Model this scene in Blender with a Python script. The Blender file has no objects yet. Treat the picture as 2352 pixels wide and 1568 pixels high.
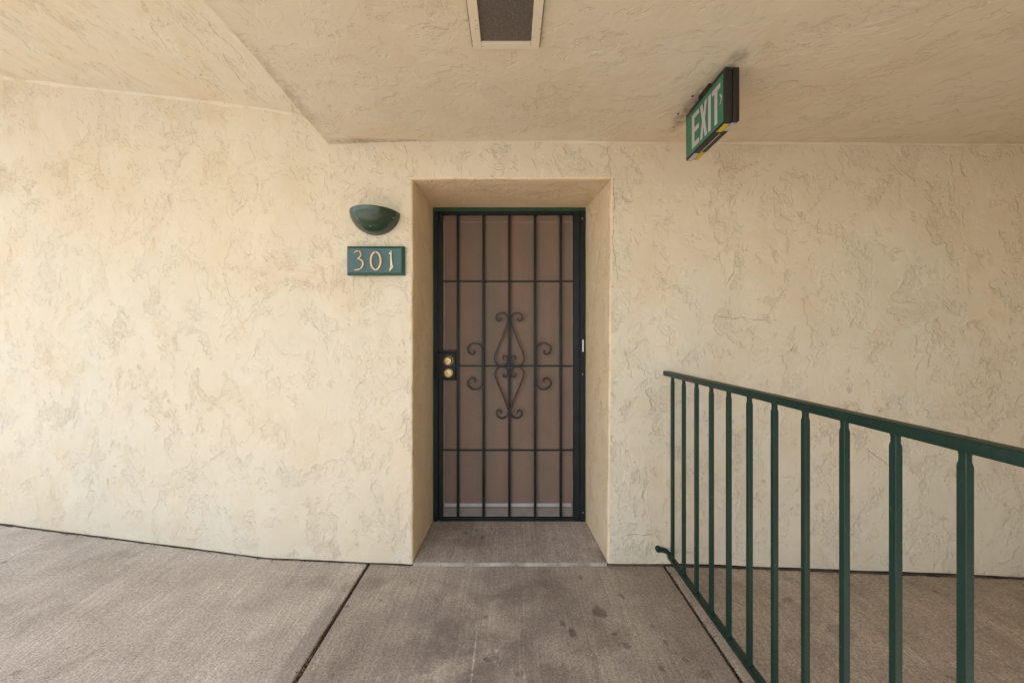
import bpy, bmesh, math, random
from mathutils import Vector, noise as mnoise

random.seed(7)
R = math.radians
scene = bpy.context.scene
COL = scene.collection

# ------------------------------------------------------------------ camera
EYE = 1.221
cam_d = bpy.data.cameras.new('camera')
cam_d.sensor_width = 36.0
cam_d.lens = 12.704
cam_d.shift_x = 3 / 2352
cam_d.shift_y = -12 / 2352
cam_d.clip_start = 0.02
cam_d.clip_end = 600
cam = bpy.data.objects.new('camera', cam_d)
cam.location = (0, 0, EYE)
cam.rotation_euler = (R(90), 0, 0)
COL.objects.link(cam)
scene.camera = cam

# ------------------------------------------------------------------ light
SUN_EL, SUN_AZ = 48.0, 207.0          # azimuth clockwise from +Y: behind the camera, to its left
world = bpy.data.worlds.new('World')
scene.world = world
world.use_nodes = True
wn = world.node_tree
bg = wn.nodes['Background']
sky = wn.nodes.new('ShaderNodeTexSky')
sky.sky_type = 'NISHITA'
sky.sun_disc = False
sky.sun_elevation = R(SUN_EL)
sky.sun_rotation = R(SUN_AZ)
sky.dust_density = 1.0
sky.ozone_density = 0.6
wn.links.new(sky.outputs[0], bg.inputs[0])
bg.inputs[1].default_value = 0.15
sun_d = bpy.data.lights.new('sun', 'SUN')
sun_d.energy = 3.6
sun_d.angle = R(0.5)
sun_d.color = (1.0, 0.975, 0.94)
sun = bpy.data.objects.new('sun', sun_d)
sd = Vector((math.sin(R(SUN_AZ)) * math.cos(R(SUN_EL)), math.cos(R(SUN_AZ)) * math.cos(R(SUN_EL)), math.sin(R(SUN_EL))))
sun.rotation_euler = sd.to_track_quat('Z', 'Y').to_euler()
sun.location = sd * 30
COL.objects.link(sun)

scene.view_settings.view_transform = 'Standard'
scene.view_settings.look = 'None'
scene.view_settings.gamma = 1.0
scene.view_settings.use_curve_mapping = False
scene.view_settings.exposure = 1.4
scene.render.engine = 'CYCLES'
scene.cycles.max_bounces = 8
scene.cycles.diffuse_bounces = 5
scene.cycles.transparent_max_bounces = 12
scene.cycles.use_denoising = True
scene.cycles.denoising_prefilter = 'ACCURATE'
scene.cycles.denoising_input_passes = 'RGB_ALBEDO_NORMAL'
scene.cycles.sample_clamp_indirect = 4.0


# ------------------------------------------------------------------ node helper
class NT:
    def __init__(self, name, rough=0.8, spec=0.3, metal=0.0):
        self.mat = bpy.data.materials.new(name)
        self.mat.use_nodes = True
        self.t = self.mat.node_tree
        self.b = self.t.nodes['Principled BSDF']
        self.b.inputs['Roughness'].default_value = rough
        self.b.inputs['Specular IOR Level'].default_value = spec
        self.b.inputs['Metallic'].default_value = metal
        self.pos = self.node('ShaderNodeNewGeometry').outputs['Position']

    def node(self, k):
        return self.t.nodes.new(k)

    def put(self, sock, v):
        if hasattr(v, 'is_linked'):
            self.t.links.new(v, sock)
        elif isinstance(v, (tuple, list)) and len(v) == 3 and sock.type == 'RGBA':
            sock.default_value = (*v, 1)
        else:
            sock.default_value = v

    def m(self, op, a, b=0.0, c=0.0, clamp=False):
        n = self.node('ShaderNodeMath')
        n.operation = op
        n.use_clamp = clamp
        for i, v in enumerate((a, b, c)):
            self.put(n.inputs[i], v)
        return n.outputs[0]

    def v(self, op, a, b=(0, 0, 0)):
        n = self.node('ShaderNodeVectorMath')
        n.operation = op
        self.put(n.inputs[0], a)
        self.put(n.inputs[1], b)
        return n.outputs[1] if op in ('LENGTH', 'DISTANCE', 'DOT_PRODUCT') else n.outputs[0]

    def noise(self, vec, scale, detail=3, rough=0.5, dist=0.0, col=False):
        n = self.node('ShaderNodeTexNoise')
        self.put(n.inputs['Vector'], vec)
        n.inputs['Scale'].default_value = scale
        n.inputs['Detail'].default_value = detail
        n.inputs['Roughness'].default_value = rough
        n.inputs['Distortion'].default_value = dist
        return n.outputs['Color' if col else 'Fac']

    def warp(self, vec, scale, amt, detail=2):
        n = self.noise(vec, scale, detail, col=True)
        d = self.v('SUBTRACT', n, (0.5, 0.5, 0.5))
        d = self.v('MULTIPLY', d, (amt, amt, amt))
        return self.v('ADD', vec, d)

    def vor(self, vec, scale, feature='F1'):
        n = self.node('ShaderNodeTexVoronoi')
        n.feature = feature
        self.put(n.inputs['Vector'], vec)
        n.inputs['Scale'].default_value = scale
        return n.outputs['Distance']

    def step(self, x, lo, hi, a=0.0, b=1.0):
        n = self.node('ShaderNodeMapRange')
        n.interpolation_type = 'SMOOTHSTEP'
        self.put(n.inputs[0], x)
        n.inputs[1].default_value = lo
        n.inputs[2].default_value = hi
        n.inputs[3].default_value = a
        n.inputs[4].default_value = b
        return n.outputs[0]

    def mix(self, f, a, b, mode='MIX'):
        n = self.node('ShaderNodeMix')
        n.data_type = 'RGBA'
        n.blend_type = mode
        self.put(n.inputs[0], f)
        self.put(n.inputs[6], a)
        self.put(n.inputs[7], b)
        return n.outputs[2]

    def map(self, vec, loc=(0, 0, 0), rot=(0, 0, 0), scale=(1, 1, 1)):
        n = self.node('ShaderNodeMapping')
        self.put(n.inputs[0], vec)
        n.inputs[1].default_value = loc
        n.inputs[2].default_value = rot
        n.inputs[3].default_value = scale
        return n.outputs[0]

    def bump(self, h, dist, strength=1.0, prev=None):
        n = self.node('ShaderNodeBump')
        self.put(n.inputs['Height'], h)
        n.inputs['Distance'].default_value = dist
        n.inputs['Strength'].default_value = strength
        if prev is not None:
            self.t.links.new(prev, n.inputs['Normal'])
        return n.outputs[0]

    def done(self, col=None, rough=None, normal=None):
        if col is not None:
            self.put(self.b.inputs['Base Color'], col)
        if rough is not None:
            self.put(self.b.inputs['Roughness'], rough)
        if normal is not None:
            self.put(self.b.inputs['Normal'], normal)
        return self.mat


# ------------------------------------------------------------------ materials
def stucco(name, base, alt, dirt, stretch=None, rot=(0, 0, 0), dirt_amt=1.0, relief=1.0, marks=(), cracks=()):
    n = NT(name, 0.85, 0.25)
    p0 = n.pos
    p = n.map(p0, rot=rot, scale=stretch) if stretch else p0
    w = n.warp(p, 3.0, 0.22, 3)
    w2 = n.warp(w, 30.0, 0.020, 2)
    n1 = n.noise(w2, 6.0, 5.0, 0.62)                                   # skim-coat plateaus
    A = n.step(n1, 0.420, 0.470)                                       # 1 = smooth skim, 0 = coarse coat beneath
    n1b = n.noise(n.v('ADD', w2, (7.3, 1.7, 4.1)), 11.0, 4.0, 0.62)
    A2 = n.step(n1b, 0.37, 0.43)
    inten = n.step(n.noise(n.v('ADD', p, (11.0, 2.5, 6.2)), 2.3, 5, 0.62), 0.38, 0.66, 0.06, 0.9)
    rough_m = n.m('MULTIPLY', n.m('SUBTRACT', 1.0, n.m('MULTIPLY', A, A2)), inten)
    n1c = n.noise(n.v('ADD', w2, (2.1, 8.8, 3.3)), 5.2, 3.0, 0.62)
    C3 = n.step(n1c, 0.48, 0.53)                                       # shallow second skim over the whole face
    wr = n.noise(n.warp(p, 22, 0.03), 44, 3, 0.6)
    wrk = n.step(n.m('ABSOLUTE', n.m('SUBTRACT', wr, 0.5)), 0.034, 0.006)   # wrinkles left by the dragging trowel
    fine = n.noise(p0, 130, 3, 0.65)
    # trowel strokes in two directions, each in its own patches
    pm = n.noise(w, 3.1, 2, 0.5)
    st1 = n.noise(n.map(p, rot=(0, R(35), R(20)), scale=(150, 30, 9)), 1.0, 1, 0.5)
    st2 = n.noise(n.map(p, rot=(0, R(-62), R(-20)), scale=(150, 30, 9)), 1.0, 1, 0.5)
    s_a = n.m('MULTIPLY', n.step(pm, 0.54, 0.62), st1)
    s_b = n.m('MULTIPLY', n.step(pm, 0.46, 0.38), st2)
    strokes = n.m('ADD', s_a, s_b)
    h = n.m('ADD', n.m('ADD', n.m('MULTIPLY', A, 0.40), n.m('MULTIPLY', A2, 0.28)), n.m('MULTIPLY', C3, 0.20))
    h = n.m('SUBTRACT', h, n.m('MULTIPLY', n.m('MULTIPLY', wrk, rough_m), 0.24))
    h = n.m('ADD', h, n.m('MULTIPLY', n.m('MULTIPLY', fine, n.m('ADD', rough_m, 0.16)), 0.20))
    h = n.m('ADD', h, n.m('MULTIPLY', strokes, 0.13))
    big = n.noise(p0, 2.2, 2, 0.5)
    mid = n.noise(n.warp(p0, 6, 0.1), 13, 3, 0.55)
    nb = n.bump(n.m('ADD', big, n.m('MULTIPLY', mid, 0.16)), 0.06 * relief, 0.5)
    nb = n.bump(h, 0.0080 * relief, 1.0, nb)
    # crevice lines where a skim edge ends, broken up
    e1 = n.step(n.m('ABSOLUTE', n.m('SUBTRACT', n1, 0.425)), 0.009, 0.001)
    e2 = n.step(n.m('ABSOLUTE', n.m('SUBTRACT', n1b, 0.375)), 0.011, 0.001)
    br = n.step(n.noise(p, 13, 4, 0.7), 0.46, 0.62)
    e3 = n.step(n.m('ABSOLUTE', n.m('SUBTRACT', n1c, 0.485)), 0.0075, 0.001)
    br3 = n.step(n.noise(n.v('ADD', p, (4.4, 1.2, 7.7)), 11, 4, 0.7), 0.52, 0.64)
    lines = n.m('MAXIMUM', n.m('MULTIPLY', n.m('MAXIMUM', e1, e2), br), n.m('MULTIPLY', e3, br3))
    pit = n.m('MULTIPLY', wrk, rough_m)
    pit = n.m('MULTIPLY', pit, n.step(n.noise(n.v('ADD', p, (5, 5, 2)), 5.0, 3, 0.6), 0.40, 0.64))
    dots = n.m('MULTIPLY', n.step(n.vor(p0, 60), 0.16, 0.08), n.step(n.noise(p0, 3.3, 3, 0.6), 0.60, 0.70))
    d = n.m('MAXIMUM', n.m('MULTIPLY', lines, 0.38), n.m('MULTIPLY', pit, 0.20))
    d = n.m('MAXIMUM', d, n.m('MULTIPLY', dots, 0.5))
    d = n.m('MULTIPLY', d, dirt_amt, clamp=True)
    c = n.mix(n.step(n.noise(p0, 1.3, 3, 0.55), 0.35, 0.68), base, alt)
    c = n.mix(n.m('MULTIPLY', rough_m, 0.05), c, tuple(x * y for x, y in zip(base, (0.92, 0.86, 0.70))))
    c = n.mix(n.m('MULTIPLY', C3, 0.09), c, tuple(x * y for x, y in zip(alt, (0.88, 0.84, 0.76))))
    c = n.mix(n.m('MULTIPLY', n.step(n.noise(n.warp(p0, 2.5, 0.4, 3), 3.0, 5, 0.62), 0.50, 0.62), 0.26), c, tuple(x * y for x, y in zip(alt, (0.92, 0.84, 0.72))))
    mott = n.noise(n.warp(p0, 4, 0.3), 7, 5, 0.65)
    c = n.mix(0.22, c, n.mix(mott, (0.74, 0.72, 0.69), (1.22, 1.22, 1.22)), 'MULTIPLY')
    c = n.mix(d, c, dirt)
    if cracks:
        pc = n.v('MULTIPLY', n.warp(n.warp(p0, 9, 0.035, 3), 45, 0.010, 2), (1, 0, 1))
        best = None
        for (ax, az, bx, bz) in cracks:
            ba = (bx - ax, 0, bz - az)
            pa = n.v('SUBTRACT', pc, (ax, 0, az))
            t = n.m('DIVIDE', n.v('DOT_PRODUCT', pa, ba), ba[0] ** 2 + ba[2] ** 2, clamp=True)
            cmb = n.node('ShaderNodeCombineXYZ')
            for q in range(3):
                n.put(cmb.inputs[q], t)
            dist = n.v('LENGTH', n.v('SUBTRACT', pa, n.v('MULTIPLY', cmb.outputs[0], ba)))
            best = dist if best is None else n.m('MINIMUM', best, dist)
        f = n.m('MULTIPLY', n.step(best, 0.0026, 0.0006), n.step(n.noise(p0, 22, 3, 0.6), 0.34, 0.52))
        c = n.mix(n.m('MULTIPLY', f, 0.75), c, (0.20, 0.14, 0.08))
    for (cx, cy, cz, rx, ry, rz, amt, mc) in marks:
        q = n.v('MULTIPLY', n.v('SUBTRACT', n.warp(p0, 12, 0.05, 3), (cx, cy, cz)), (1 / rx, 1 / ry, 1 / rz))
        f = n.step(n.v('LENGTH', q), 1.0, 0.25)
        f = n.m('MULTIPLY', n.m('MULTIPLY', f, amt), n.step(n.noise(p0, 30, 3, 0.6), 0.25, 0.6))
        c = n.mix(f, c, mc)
    return n.done(c, n.m('ADD', 0.72, n.m('MULTIPLY', rough_m, 0.18)), nb)


CREAM, CREAM2, DIRT = (0.67, 0.598, 0.465), (0.685, 0.583, 0.435), (0.27, 0.19, 0.10)
MAT = {}
MAT['wall'] = stucco('wall_stucco', CREAM, CREAM2, DIRT, stretch=(1, 1, 0.85), relief=0.85, cracks=[
    (-0.570, 2.258, -0.553, 2.174), (-0.553, 2.174, -0.566, 2.133), (-0.566, 2.133, -0.527, 2.065),
    (0.545, 2.063, 0.556, 1.923), (0.556, 1.923, 0.545, 1.714), (0.545, 1.714, 0.574, 1.528), (0.516, 2.237, 0.532, 2.075),
    (0.62, 0.168, 0.76, 0.160), (0.76, 0.160, 0.784, 0.186), (-1.62, 1.58, -1.58, 1.44), (1.10, 1.33, 1.42, 1.30), (1.90, 0.62, 2.06, 0.50)])
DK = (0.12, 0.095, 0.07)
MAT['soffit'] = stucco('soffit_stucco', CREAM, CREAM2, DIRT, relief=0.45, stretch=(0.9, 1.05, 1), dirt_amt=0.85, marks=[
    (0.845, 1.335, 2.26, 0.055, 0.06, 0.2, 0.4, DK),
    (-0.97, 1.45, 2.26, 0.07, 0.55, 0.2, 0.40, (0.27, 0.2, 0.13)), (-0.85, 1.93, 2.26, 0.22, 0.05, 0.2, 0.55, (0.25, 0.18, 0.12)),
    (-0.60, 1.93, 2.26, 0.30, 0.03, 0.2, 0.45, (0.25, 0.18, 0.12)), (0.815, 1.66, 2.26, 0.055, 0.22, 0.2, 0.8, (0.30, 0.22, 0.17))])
MAT['ceiling'] = stucco('ceiling_stucco', CREAM, CREAM2, DIRT, stretch=(0.9, 0.55, 1), rot=(0, 0, R(18)), dirt_amt=1.0)
MAT['reveal'] = stucco('reveal_stucco', (0.76, 0.61, 0.41), (0.76, 0.59, 0.39), DIRT, relief=0.75, dirt_amt=0.9)


def concrete(name, base, dark, stains=(), broom_rot=0.0, grain=1.0, streaks=()):
    n = NT(name, 0.85, 0.3)
    p = n.pos
    pr = n.map(p, rot=(0, 0, broom_rot))
    wob = n.warp(pr, 1.5, 0.03)
    b1 = n.noise(n.map(wob, scale=(140, 2.0, 1)), 1.0, 4, 0.7)
    b2 = n.noise(n.map(wob, scale=(60, 1.2, 1)), 1.0, 3, 0.6)
    sp = n.noise(p, 235, 2, 0.7)
    sp2 = n.noise(p, 90, 3, 0.6)
    bl = n.noise(n.warp(p, 2, 0.4), 1.7, 5, 0.6)
    bl2 = n.noise(n.warp(p, 5, 0.2), 6, 5, 0.65)
    c = n.mix(n.step(bl, 0.36, 0.62), base, dark)
    bl3 = n.noise(n.warp(n.v('ADD', p, (3, 8, 0)), 3, 0.35, 3), 3.2, 5, 0.65)
    c = n.mix(n.m('MULTIPLY', n.step(bl3, 0.52, 0.66), 0.45), c, tuple(x * y for x, y in zip(dark, (0.66, 0.63, 0.60))))
    c = n.mix(0.70, c, n.mix(bl2, (0.50, 0.48, 0.46), (1.45, 1.45, 1.45)), 'MULTIPLY')
    c = n.mix(n.m('MULTIPLY', n.step(bl2, 0.40, 0.60, 0.15, 1.0), 0.40 * grain), c, n.mix(n.step(b1, 0.25, 0.75), (0.50, 0.49, 0.47), (1.5, 1.5, 1.5)), 'MULTIPLY')
    c = n.mix(0.22, c, n.mix(n.step(b2, 0.25, 0.75), (0.6, 0.59, 0.58), (1.35, 1.35, 1.35)), 'MULTIPLY')
    c = n.mix(0.50, c, n.mix(n.step(sp, 0.32, 0.68), (0.44, 0.425, 0.41), (1.55, 1.55, 1.55)), 'MULTIPLY')
    c = n.mix(0.55, c, n.mix(n.step(sp2, 0.3, 0.7), (0.65, 0.64, 0.63), (1.3, 1.3, 1.3)), 'MULTIPLY')
    # scattered small drops
    dv = n.vor(n.warp(p, 9, 0.06), 11)
    drops = n.m('MULTIPLY', n.step(dv, 0.17, 0.10), n.step(n.noise(p, 2.3, 2, 0.5), 0.52, 0.62))
    c = n.mix(n.m('MULTIPLY', drops, 0.45), c, (0.075, 0.06, 0.048))
    pw = n.warp(p, 16, 0.06, 3)
    patchy = n.step(n.noise(n.warp(p, 4, 0.25, 3), 5.5, 6, 0.72), 0.38, 0.62)
    for (sx, sy, rx, ry, amt, sc) in stains:
        q = n.v('MULTIPLY', n.v('SUBTRACT', pw, (sx, sy, 0)), (1 / rx, 1 / ry, 0))
        f = n.step(n.v('LENGTH', q), 1.0, 0.55 if rx < 0.1 else 0.1)
        if rx > 0.09:
            f = n.m('MULTIPLY', f, patchy)
        c = n.mix(n.m('MULTIPLY', f, amt), c, sc)
    for (sx, sy, rx, ry, amt, sc) in streaks:
        q = n.v('MULTIPLY', n.v('SUBTRACT', n.map(n.warp(p, 30, 0.004), loc=(0, 0, 0)), (sx, sy, 0)), (1 / rx, 1 / ry, 0))
        f = n.m('MULTIPLY', n.step(n.v('LENGTH', q), 1.0, 0.5), n.step(n.noise(p, 60, 3, 0.7), 0.35, 0.6))
        c = n.mix(n.m('MULTIPLY', f, amt), c, sc)
    h = n.m('ADD', n.m('MULTIPLY', b1, 1.0 * grain), n.m('MULTIPLY', sp, 0.9))
    h = n.m('ADD', h, n.m('MULTIPLY', b2, 0.6))
    return n.done(c, 0.8, n.bump(h, 0.0018, 0.8))


ST = (0.085, 0.068, 0.055)
PALE = (0.70, 0.63, 0.55)
stains_mid = [(-0.12, 1.42, 0.50, 0.42, 0.62, (0.155, 0.127, 0.11)), (0.05, 1.72, 0.40, 0.16, 0.6, (0.16, 0.13, 0.11)),
              (-0.30, 1.30, 0.30, 0.35, 0.35, (0.15, 0.12, 0.11)),
              (0.395, 1.605, 0.038, 0.045, 0.62, ST), (0.225, 1.535, 0.014, 0.026, 0.6, ST), (0.255, 1.49, 0.020, 0.03, 0.65, ST),
              (0.43, 1.49, 0.018, 0.012, 0.5, ST), (0.46, 1.42, 0.014, 0.018, 0.5, ST), (0.52, 1.70, 0.014, 0.02, 0.45, ST),
              (0.36, 1.83, 0.016, 0.02, 0.4, ST), (0.62, 1.44, 0.012, 0.02, 0.45, ST), (0.66, 1.36, 0.018, 0.016, 0.4, ST),
              (0.70, 1.30, 0.030, 0.025, 0.35, ST), (0.03, 1.31, 0.02, 0.02, 0.4, ST), (-0.09, 1.36, 0.012, 0.012, 0.5, ST),
              (0.16, 1.31, 0.10, 0.10, 0.25, ST)]
MAT['slab_mid'] = concrete('broomed_concrete', (0.47, 0.41, 0.335), (0.34, 0.293, 0.24), stains_mid, streaks=[(-0.140, 1.37, 0.004, 0.15, 0.9, PALE), (-0.085, 1.40, 0.011, 0.013, 0.5, PALE), (-0.055, 1.405, 0.010, 0.012, 0.5, PALE), (-0.06, 1.36, 0.008, 0.010, 0.4, PALE), (0.05, 1.30, 0.008, 0.010, 0.5, PALE), (0.31, 1.385, 0.006, 0.006, 0.8, PALE)])
MAT['slab_left'] = concrete('light_concrete', (0.60, 0.55, 0.485), (0.53, 0.48, 0.42),
                            [(-1.25, 1.66, 0.30, 0.10, 0.40, (0.24, 0.2, 0.18)), (-1.9, 1.85, 0.7, 0.16, 0.30, (0.22, 0.18, 0.15)),
                             (-1.0, 1.80, 0.4, 0.12, 0.35, (0.22, 0.18, 0.15)), (-0.80, 1.35, 0.06, 0.5, 0.4, (0.2, 0.17, 0.15))], R(-6), 0.6)
MAT['slab_right'] = concrete('brown_concrete', (0.46, 0.385, 0.305), (0.38, 0.315, 0.245),
                             [(1.62, 1.50, 0.13, 0.07, 0.45, (0.17, 0.135, 0.105)), (1.40, 1.52, 0.08, 0.05, 0.4, (0.17, 0.135, 0.105)),
                              (1.62, 1.33, 0.12, 0.05, 0.4, (0.17, 0.135, 0.105)), (1.30, 1.70, 0.03, 0.02, 0.4, ST), (1.44, 1.72, 0.03, 0.015, 0.35, ST)], R(10), 0.7)
MAT['slab_door'] = concrete('threshold_concrete', (0.47, 0.415, 0.36), (0.37, 0.325, 0.28),
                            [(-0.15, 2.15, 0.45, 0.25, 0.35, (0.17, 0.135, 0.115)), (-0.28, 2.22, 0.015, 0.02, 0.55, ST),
                             (-0.22, 2.24, 0.012, 0.016, 0.55, ST), (-0.17, 2.17, 0.012, 0.016, 0.5, ST), (-0.30, 2.13, 0.012, 0.02, 0.5, ST),
                             (-0.12, 2.26, 0.012, 0.02, 0.5, ST)], 0.0, 0.9)


def paint(name, c1, c2, rough=0.4, spec=0.5, bump=0.0, bscale=120, chips=0.0, chip_col=(0.6, 0.6, 0.55), metal=0.0):
    n = NT(name, rough, spec, metal)
    c = n.mix(n.step(n.noise(n.pos, 9, 4, 0.6), 0.3, 0.7), c1, c2)
    if chips:
        v = n.step(n.noise(n.pos, 95, 2, 0.5), 0.78 - chips * 0.05, 0.80 - chips * 0.05)
        c = n.mix(v, c, chip_col)
    r = n.m('ADD', rough - 0.08, n.m('MULTIPLY', n.noise(n.pos, 14, 3, 0.6), 0.2))
    nb = n.bump(n.noise(n.pos, bscale, 3, 0.6), bump, 1.0) if bump else None
    return n.done(c, r, nb)


MAT['plain'] = paint('plain_cream_render', CREAM, CREAM2, 0.85, 0.25)
MAT['rail'] = paint('green_rail_paint', (0.0065, 0.027, 0.018), (0.0095, 0.033, 0.023), 0.42, 0.34, 0.0014, 60, 0.35, (0.34, 0.35, 0.31))
MAT['frame_green'] = paint('green_frame_paint', (0.012, 0.050, 0.024), (0.018, 0.062, 0.030), 0.4, 0.5, 0.0008, 60)
MAT['iron'] = paint('black_green_iron', (0.007, 0.010, 0.010), (0.011, 0.014, 0.015), 0.46, 0.28, 0.0008, 90)
MAT['scroll'] = paint('bronze_scroll_iron', (0.013, 0.0095, 0.007), (0.020, 0.0145, 0.011), 0.38, 0.30)
MAT['sconce'] = paint('green_sconce_enamel', (0.020, 0.044, 0.023), (0.025, 0.050, 0.028), 0.22, 0.7, 0.0004, 40, 0.12, (0.6, 0.6, 0.55))
MAT['brass'] = paint('aged_brass', (0.50, 0.375, 0.20), (0.42, 0.30, 0.15), 0.30, 0.5, 0, 60, metal=1.0)
MAT['brass_dark'] = paint('brass_keyway', (0.10, 0.06, 0.02), (0.06, 0.04, 0.02), 0.5, 0.4)
MAT['copper'] = paint('copper_numeral', (0.62, 0.38, 0.19), (0.74, 0.52, 0.30), 0.42, 0.5, 0.0003, 60)
MAT['pale_brass'] = paint('pale_brass_numeral', (0.78, 0.66, 0.42), (0.74, 0.62, 0.40), 0.42, 0.5)
MAT['screw'] = paint('dark_screw', (0.06, 0.045, 0.03), (0.09, 0.06, 0.04), 0.5, 0.4)
MAT['screw_bright'] = paint('bright_screw', (0.30, 0.28, 0.25), (0.2, 0.19, 0.17), 0.4, 0.5)
MAT['plaque_edge'] = paint('plaque_green_edge', (0.020, 0.075, 0.055), (0.026, 0.085, 0.062), 0.45, 0.5, 0.0005, 80)
MAT['plaque_face'] = paint('plaque_teal_face', (0.060, 0.135, 0.130), (0.058, 0.115, 0.135), 0.42, 0.5, 0.003, 190)
MAT['exit_black'] = paint('exit_black_plastic', (0.014, 0.012, 0.010), (0.020, 0.017, 0.014), 0.45, 0.4, 0.0003, 300)
MAT['exit_green'] = paint('exit_green_face', (0.020, 0.165, 0.095), (0.024, 0.180, 0.105), 0.35, 0.5)
MAT['exit_white'] = paint('exit_letter_edge', (0.66, 0.68, 0.66), (0.62, 0.64, 0.62), 0.4, 0.5)
MAT['exit_grey'] = paint('exit_letter_fill', (0.46, 0.43, 0.43), (0.50, 0.47, 0.46), 0.35, 0.5)
MAT['fixture_frame'] = paint('cream_fixture_frame', (0.70, 0.60, 0.45), (0.72, 0.615, 0.46), 0.45, 0.4, 0.0, 60, 1.9, (0.16, 0.08, 0.035))
MAT['white_trim'] = paint('white_strip', (0.62, 0.60, 0.60), (0.5, 0.48, 0.48), 0.55, 0.4)
MAT['trim_light'] = paint('screen_edge_trim', (0.36, 0.30, 0.245), (0.24, 0.195, 0.155), 0.4, 0.5)
MAT['nosing'] = paint('pale_nosing', (0.45, 0.39, 0.32), (0.27, 0.225, 0.18), 0.7, 0.3, 0.002, 60, 2.2, (0.12, 0.09, 0.06))
MAT['sticker'] = paint('white_sticker', (0.75, 0.75, 0.75), (0.7, 0.7, 0.7), 0.5, 0.4)
MAT['soil_and_shade'] = paint('dark_soil_and_shade', (0.040, 0.029, 0.020), (0.085, 0.062, 0.043), 0.95, 0.1, 0.004, 160)  # soil colour, also used for the painted shadow gap of the fixture
MAT['dirt'] = paint('packed_dirt', (0.13, 0.10, 0.075), (0.055, 0.042, 0.03), 0.95, 0.1, 0.003, 160)
MAT['litter'] = paint('dry_litter', (0.16, 0.085, 0.04), (0.05, 0.032, 0.02), 0.9, 0.1)
MAT['litter_pale'] = paint('pale_litter', (0.42, 0.28, 0.18), (0.30, 0.2, 0.12), 0.9, 0.1)
MAT['plate'] = paint('door_lock_plate', (0.80, 0.68, 0.48), (0.74, 0.62, 0.43), 0.4, 0.5)


def entry_door_mat():
    n = NT('brown_entry_door', 0.55, 0.4)
    g = n.noise(n.map(n.warp(n.pos, 2, 0.1), scale=(9, 1, 0.6)), 1.0, 3, 0.6)
    c = n.mix(n.step(g, 0.3, 0.7), (0.30, 0.135, 0.085), (0.20, 0.115, 0.078))
    return n.done(c)


def screen_mat():
    n = NT('woven_screen', 0.6, 0.3)
    g = n.noise(n.map(n.warp(n.pos, 2.5, 0.12), scale=(7, 1, 0.35)), 1.0, 3, 0.6)
    c = n.mix(n.step(g, 0.3, 0.7), (0.262, 0.162, 0.118), (0.200, 0.148, 0.110))
    sp = n.noise(n.pos, 170, 3, 0.7)
    blot = n.noise(n.warp(n.pos, 3, 0.3), 3.0, 5, 0.65)
    c = n.mix(0.5, c, n.mix(sp, (0.6, 0.6, 0.6), (1.4, 1.4, 1.4)), 'MULTIPLY')
    c = n.mix(0.45, c, n.mix(blot, (0.6, 0.6, 0.58), (1.4, 1.4, 1.4)), 'MULTIPLY')
    n.done(c)
    out = n.t.nodes['Material Output']
    tr = n.node('ShaderNodeBsdfTransparent')
    mx = n.node('ShaderNodeMixShader')
    mx.inputs[0].default_value = 0.70
    n.t.links.new(tr.outputs[0], mx.inputs[1])
    n.t.links.new(n.b.outputs[0], mx.inputs[2])
    n.t.links.new(mx.outputs[0], out.inputs[0])
    return n.mat


def lens_mat():
    n = NT('dark_prismatic_panel', 0.5, 0.4)
    p = n.map(n.pos, rot=(0, 0, R(45)))
    ck = n.vor(n.v('MULTIPLY', p, (1, 1, 0)), 190)
    c = n.mix(n.step(ck, 0.15, 0.5), (0.185, 0.155, 0.122), (0.105, 0.090, 0.073))
    c = n.mix(0.5, c, n.mix(n.noise(n.pos, 9, 4, 0.6), (0.75, 0.75, 0.78), (1.3, 1.25, 1.2)), 'MULTIPLY')
    return n.done(c, 0.5, n.bump(ck, 0.002, 0.6))


def label_mat(name, base, ink):
    n = NT(name, 0.45, 0.4)
    sx = n.node('ShaderNodeSeparateXYZ')
    n.put(sx.inputs[0], n.pos)
    rows = n.m('FRACT', n.m('MULTIPLY', sx.outputs[0], 210))
    words = n.noise(n.map(n.pos, scale=(210, 480, 1)), 1.0, 1, 0.5)
    f = n.m('MULTIPLY', n.step(rows, 0.45, 0.55), n.step(words, 0.42, 0.50))
    return n.done(n.mix(n.m('MULTIPLY', f, 0.7), base, ink))


MAT['entry_door'] = entry_door_mat()
MAT['screen'] = screen_mat()
MAT['lens'] = lens_mat()
MAT['label_yellow'] = label_mat('yellow_label', (0.72, 0.52, 0.03), (0.06, 0.05, 0.02))
MAT['label_white'] = label_mat('white_label', (0.55, 0.53, 0.52), (0.08, 0.07, 0.06))
MAT['strip'] = paint('grey_white_strip', (0.40, 0.375, 0.37), (0.30, 0.28, 0.275), 0.55, 0.4)
MAT['kick'] = paint('grey_kick_strip', (0.23, 0.19, 0.165), (0.17, 0.14, 0.12), 0.6, 0.3, 0.0006, 160)
MAT['ground'] = paint('courtyard_paving', (0.40, 0.38, 0.35), (0.36, 0.34, 0.315), 0.85, 0.2)


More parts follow.
